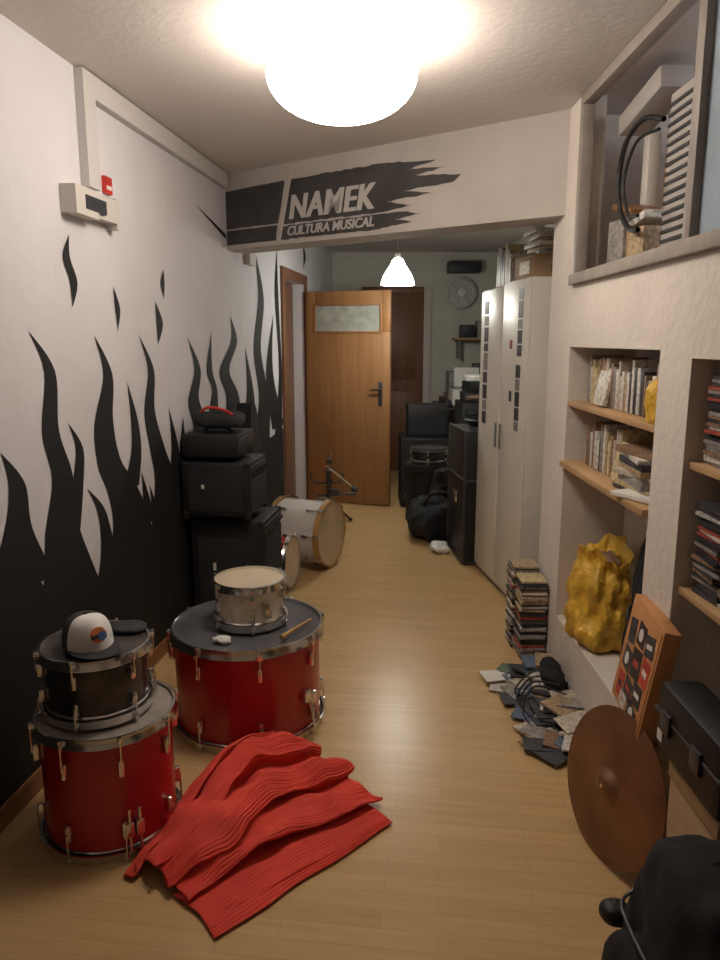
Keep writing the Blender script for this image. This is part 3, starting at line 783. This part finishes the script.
b.box((.18, .31, .28), (.26, .02, .2), PAPER, .003, rot=Matrix.Rotation(R_(-12), 4, 'X')); b.done()
b = B('mixing_console', loc=(.84, 7.22, .891)); b.span(0, .06, 0, .6, 0, .07, BLACK, .004); b.done()
b = B('computer_monitor', loc=(1.42, 7.8, .891)); b.span(-.1, .1, -.07, .07, 0, .015, BLACK, .004); b.cyl((0, 0, .01), (0, 0, .14), .02, BLACK); b.span(-.24, .1, -.02, .02, .12, .42, BLACK, .006); b.done()
b = B('bass_amplifier', loc=(.90, 6.45, 0)); b.span(0, .5, 0, .5, .01, 1.0, BLACK, .012); b.span(-.006, 0, .03, .47, .05, .95, GRILLE)
b.span(.03, .47, -.006, 0, .05, .95, GRILLE); b.span(.05, .45, -.01, -.006, .9, .95, DGREY); b.done()
b = B('equipment_pile', loc=(.92, 6.47, 1.001)); b.span(0, .4, 0, .3, 0, .09, BLACK, .006); b.box((.18, .15, .14), (.3, .26, .09), BLACK, .006, rot=Matrix.Rotation(R_(10), 4, 'Z')); b.box((.10, .15, .215), (.14, .2, .05), PAPER, .004)
b.box((.27, .15, .24), (.12, .2, .1), STICKB, .004, rot=Matrix.Rotation(R_(15), 4, 'Z'))
for k in range(6): b.cyl((.05+k*.06, -.002, .045), (.05+k*.06, -.014, .045), .008, PAPER, seg=8)
b.done()
# round white fan fixed to back wall, beside a dark speaker box
b = B('wall_fan', loc=(1.16, 8.70, 2.08))
b.cyl((0, .015, 0), (0, -.03, 0), .06, FANW, seg=24)
b.lathe([(.155, 0), (.172, .02), (.172, .07), (.155, .09), (.150, .07), (.150, .02)], FANW, XF((0, -.03, 0), rx=90), 48, closed=True)
b.lathe([(0, .0), (.155, .0), (.155, .004), (0, .004)], FANW, XF((0, -.03, 0), rx=90), 40)
for r in (.07, .10, .13): b.lathe([(r, 0), (r+.004, .004), (r, .008), (r-.004, .004)], FANW, XF((0, -.118, 0), rx=90), 40, closed=True)
b.lathe([(0, .02), (.045, .016), (.05, 0), (0, 0)], FANW, XF((0, -.11, 0), rx=90), 24)
for k in range(12):
    MM = XF((0, -.118, 0)) @ Matrix.Rotation(R_(30*k), 4, 'Y'); b.box((.10, 0, 0), (.12, .005, .005), FANW, 0, MM)
for k in range(5):
    MM = XF((0, -.06, 0)) @ Matrix.Rotation(R_(72*k), 4, 'Y'); b.box((.09, 0, 0), (.12, .006, .07), FANW, .002, MM, rot=Matrix.Rotation(R_(20), 4, 'X'))
b.done()
b = B('wall_speaker', loc=(1.17, 8.6, 2.30)); b.span(-.17, .2, -.08, .115, 0, .12, STICKB, .006); b.done()
b = B('wall_shelf', loc=(1.28, 8.45, 1.55)); b.span(-.2, .3, 0, .265, 0, .025, SHELFW, .002); b.span(-.15, -.13, .05, .265, -.2, 0, GREY)
b.box((-.05, .13, .10), (.16, .18, .14), STICKB, .004); b.box((.15, .13, .12), (.18, .18, .19), PAL[8], .004); b.done()
b = B('storage_boxes', loc=(1.2, 8.2, 0)); b.span(-.28, .3, 0, .45, 0, .5, STICKB, .006); b.span(-.22, .28, .02, .42, .5, .95, PAL[2], .006); b.span(-.2, .2, .05, .4, .95, 1.2, PAL[8], .006); b.done()

# ------------------------------------------------------------ right foreground
b = B('wooden_crate', loc=(0, 0, 0)); b.span(.86, .918, 1.93, 2.22, 0, .39, PLY, .004)
for zz in (.05, .2, .35): b.span(.854, .86, 1.93, 2.22, zz-.03, zz+.03, PLY, .002)
b.done()
b = B('stickered_wooden_box', loc=(0, 0, 0))
MM = Matrix.Translation((.842, 2.09, .397)) @ Matrix.Rotation(R_(-7), 4, 'Z') @ Matrix.Rotation(R_(9), 4, 'Y')
b.box((0, 0, .175), (.050, .33, .35), CARDO, .004, MM)
b.box((-.0260, 0, .175), (.003, .31, .325), CARDO, .001, MM)
st = [(-.09,.27,.085,.065,3),(.0,.27,.08,.07,1),(.09,.25,.07,.08,3),(-.10,.19,.07,.08,0),(-.01,.18,.09,.09,1),(.08,.16,.08,.07,3),(-.08,.11,.085,.065,1),(.01,.09,.075,.06,3),(.09,.07,.06,.08,0),(-.07,.045,.085,.05,1),(.03,.04,.07,.045,2)]
SM = [VB, STICKB, PAL[10], PAL[3]]
for i, (y, z, w, h, k) in enumerate(st):
    rr = Matrix.Rotation(R_((i*37) % 24-12), 4, 'X')
    b.box((-.028, y, z), (.001+.0002*i, w, h), SM[k], 0, MM, rot=rr)
    b.box((-.029, y, z), (.001, w*.6, h*.22), [PAPER, VB, STICKB][i % 3], 0, MM, rot=rr)
    if i % 4 == 1: b.lathe([(0, .0012), (.02, .0012), (.02, 0)], PAPER, MM @ XF((-.0295, y, z), ry=-90), 20)
b.done()
b = B('cymbal')
nrm = Vector((-.95, -.27, .17)).normalized()
MM = axisM((.755, 1.985, .233), nrm)
R = .232
b.lathe([(.006, .036), (.02, .034), (.036, .026), (.048, .015), (.06, .011), (.12, .008), (.18, .004), (R, -.004), (R, -.0055), (.18, .002), (.12, .006), (.05, .010), (.03, .024), (.006, .034)], BRONZE, MM, 72, closed=True)
b.done()
b = B('plywood_crate'); b.span(.83, .918, 1.50, 1.77, 0, .47, PLY, .004); b.span(.824, .83, 1.5, 1.77, .41, .47, PLY, .002); b.span(.824, .83, 1.5, 1.77, 0, .06, PLY, .002); b.done()
b = B('hard_equipment_case'); b.span(.80, .918, 1.47, 1.82, .471, .66, BLACK, .02); b.span(.79, .80, 1.55, 1.6, .54, .60, DGREY, .003); b.span(.79, .80, 1.72, 1.77, .54, .60, DGREY, .003)
b.span(.796, .914, 1.465, 1.825, .575, .583, DGREY, .002); b.span(.7985, .80, 1.77, 1.80, .50, .53, PAPER); b.done()
b = B('backpack', loc=(.735, 1.27, 0)); b.blob((0, 0, .26), (.34, .40, .54), BLACKF, .68, .04, 6, seg=64, flat=.002)
b.blob((-.155, 0, .17), (.10, .30, .30), BLACKF, .65, .02, 7, seg=40, flat=.002)
b.tube([(-.13, -.13, .36), (-.165, -.10, .345), (-.17, .10, .345), (-.13, .14, .36)], .004, DGREY)
b.tube([(-.06, .0, .51), (-.03, .0, .535), (.04, .0, .535), (.07, .0, .51)], .012, BLACKF)
b.blob((-.14, .21, .24), (.07, .06, .05), BLACK, .8, .006, 10)
b.done()

# ------------------------------------------------------------ camera, world, view
cam = bpy.data.cameras.new('camera'); co = bpy.data.objects.new('camera', cam); scene.collection.objects.link(co)
cam.sensor_fit = 'VERTICAL'; cam.sensor_height = 24; cam.lens = 24*730/960; cam.clip_start = .05
co.location = (0, 0, 1.55); co.rotation_euler = (R_(90-10.86), 0, 0)
scene.camera = co
w = bpy.data.worlds.new('world'); w.use_nodes = True; scene.world = w
w.node_tree.nodes['Background'].inputs[0].default_value = (.5, .55, .6, 1); w.node_tree.nodes['Background'].inputs[1].default_value = .1
scene.view_settings.view_transform = 'Standard'
scene.view_settings.look = 'None'
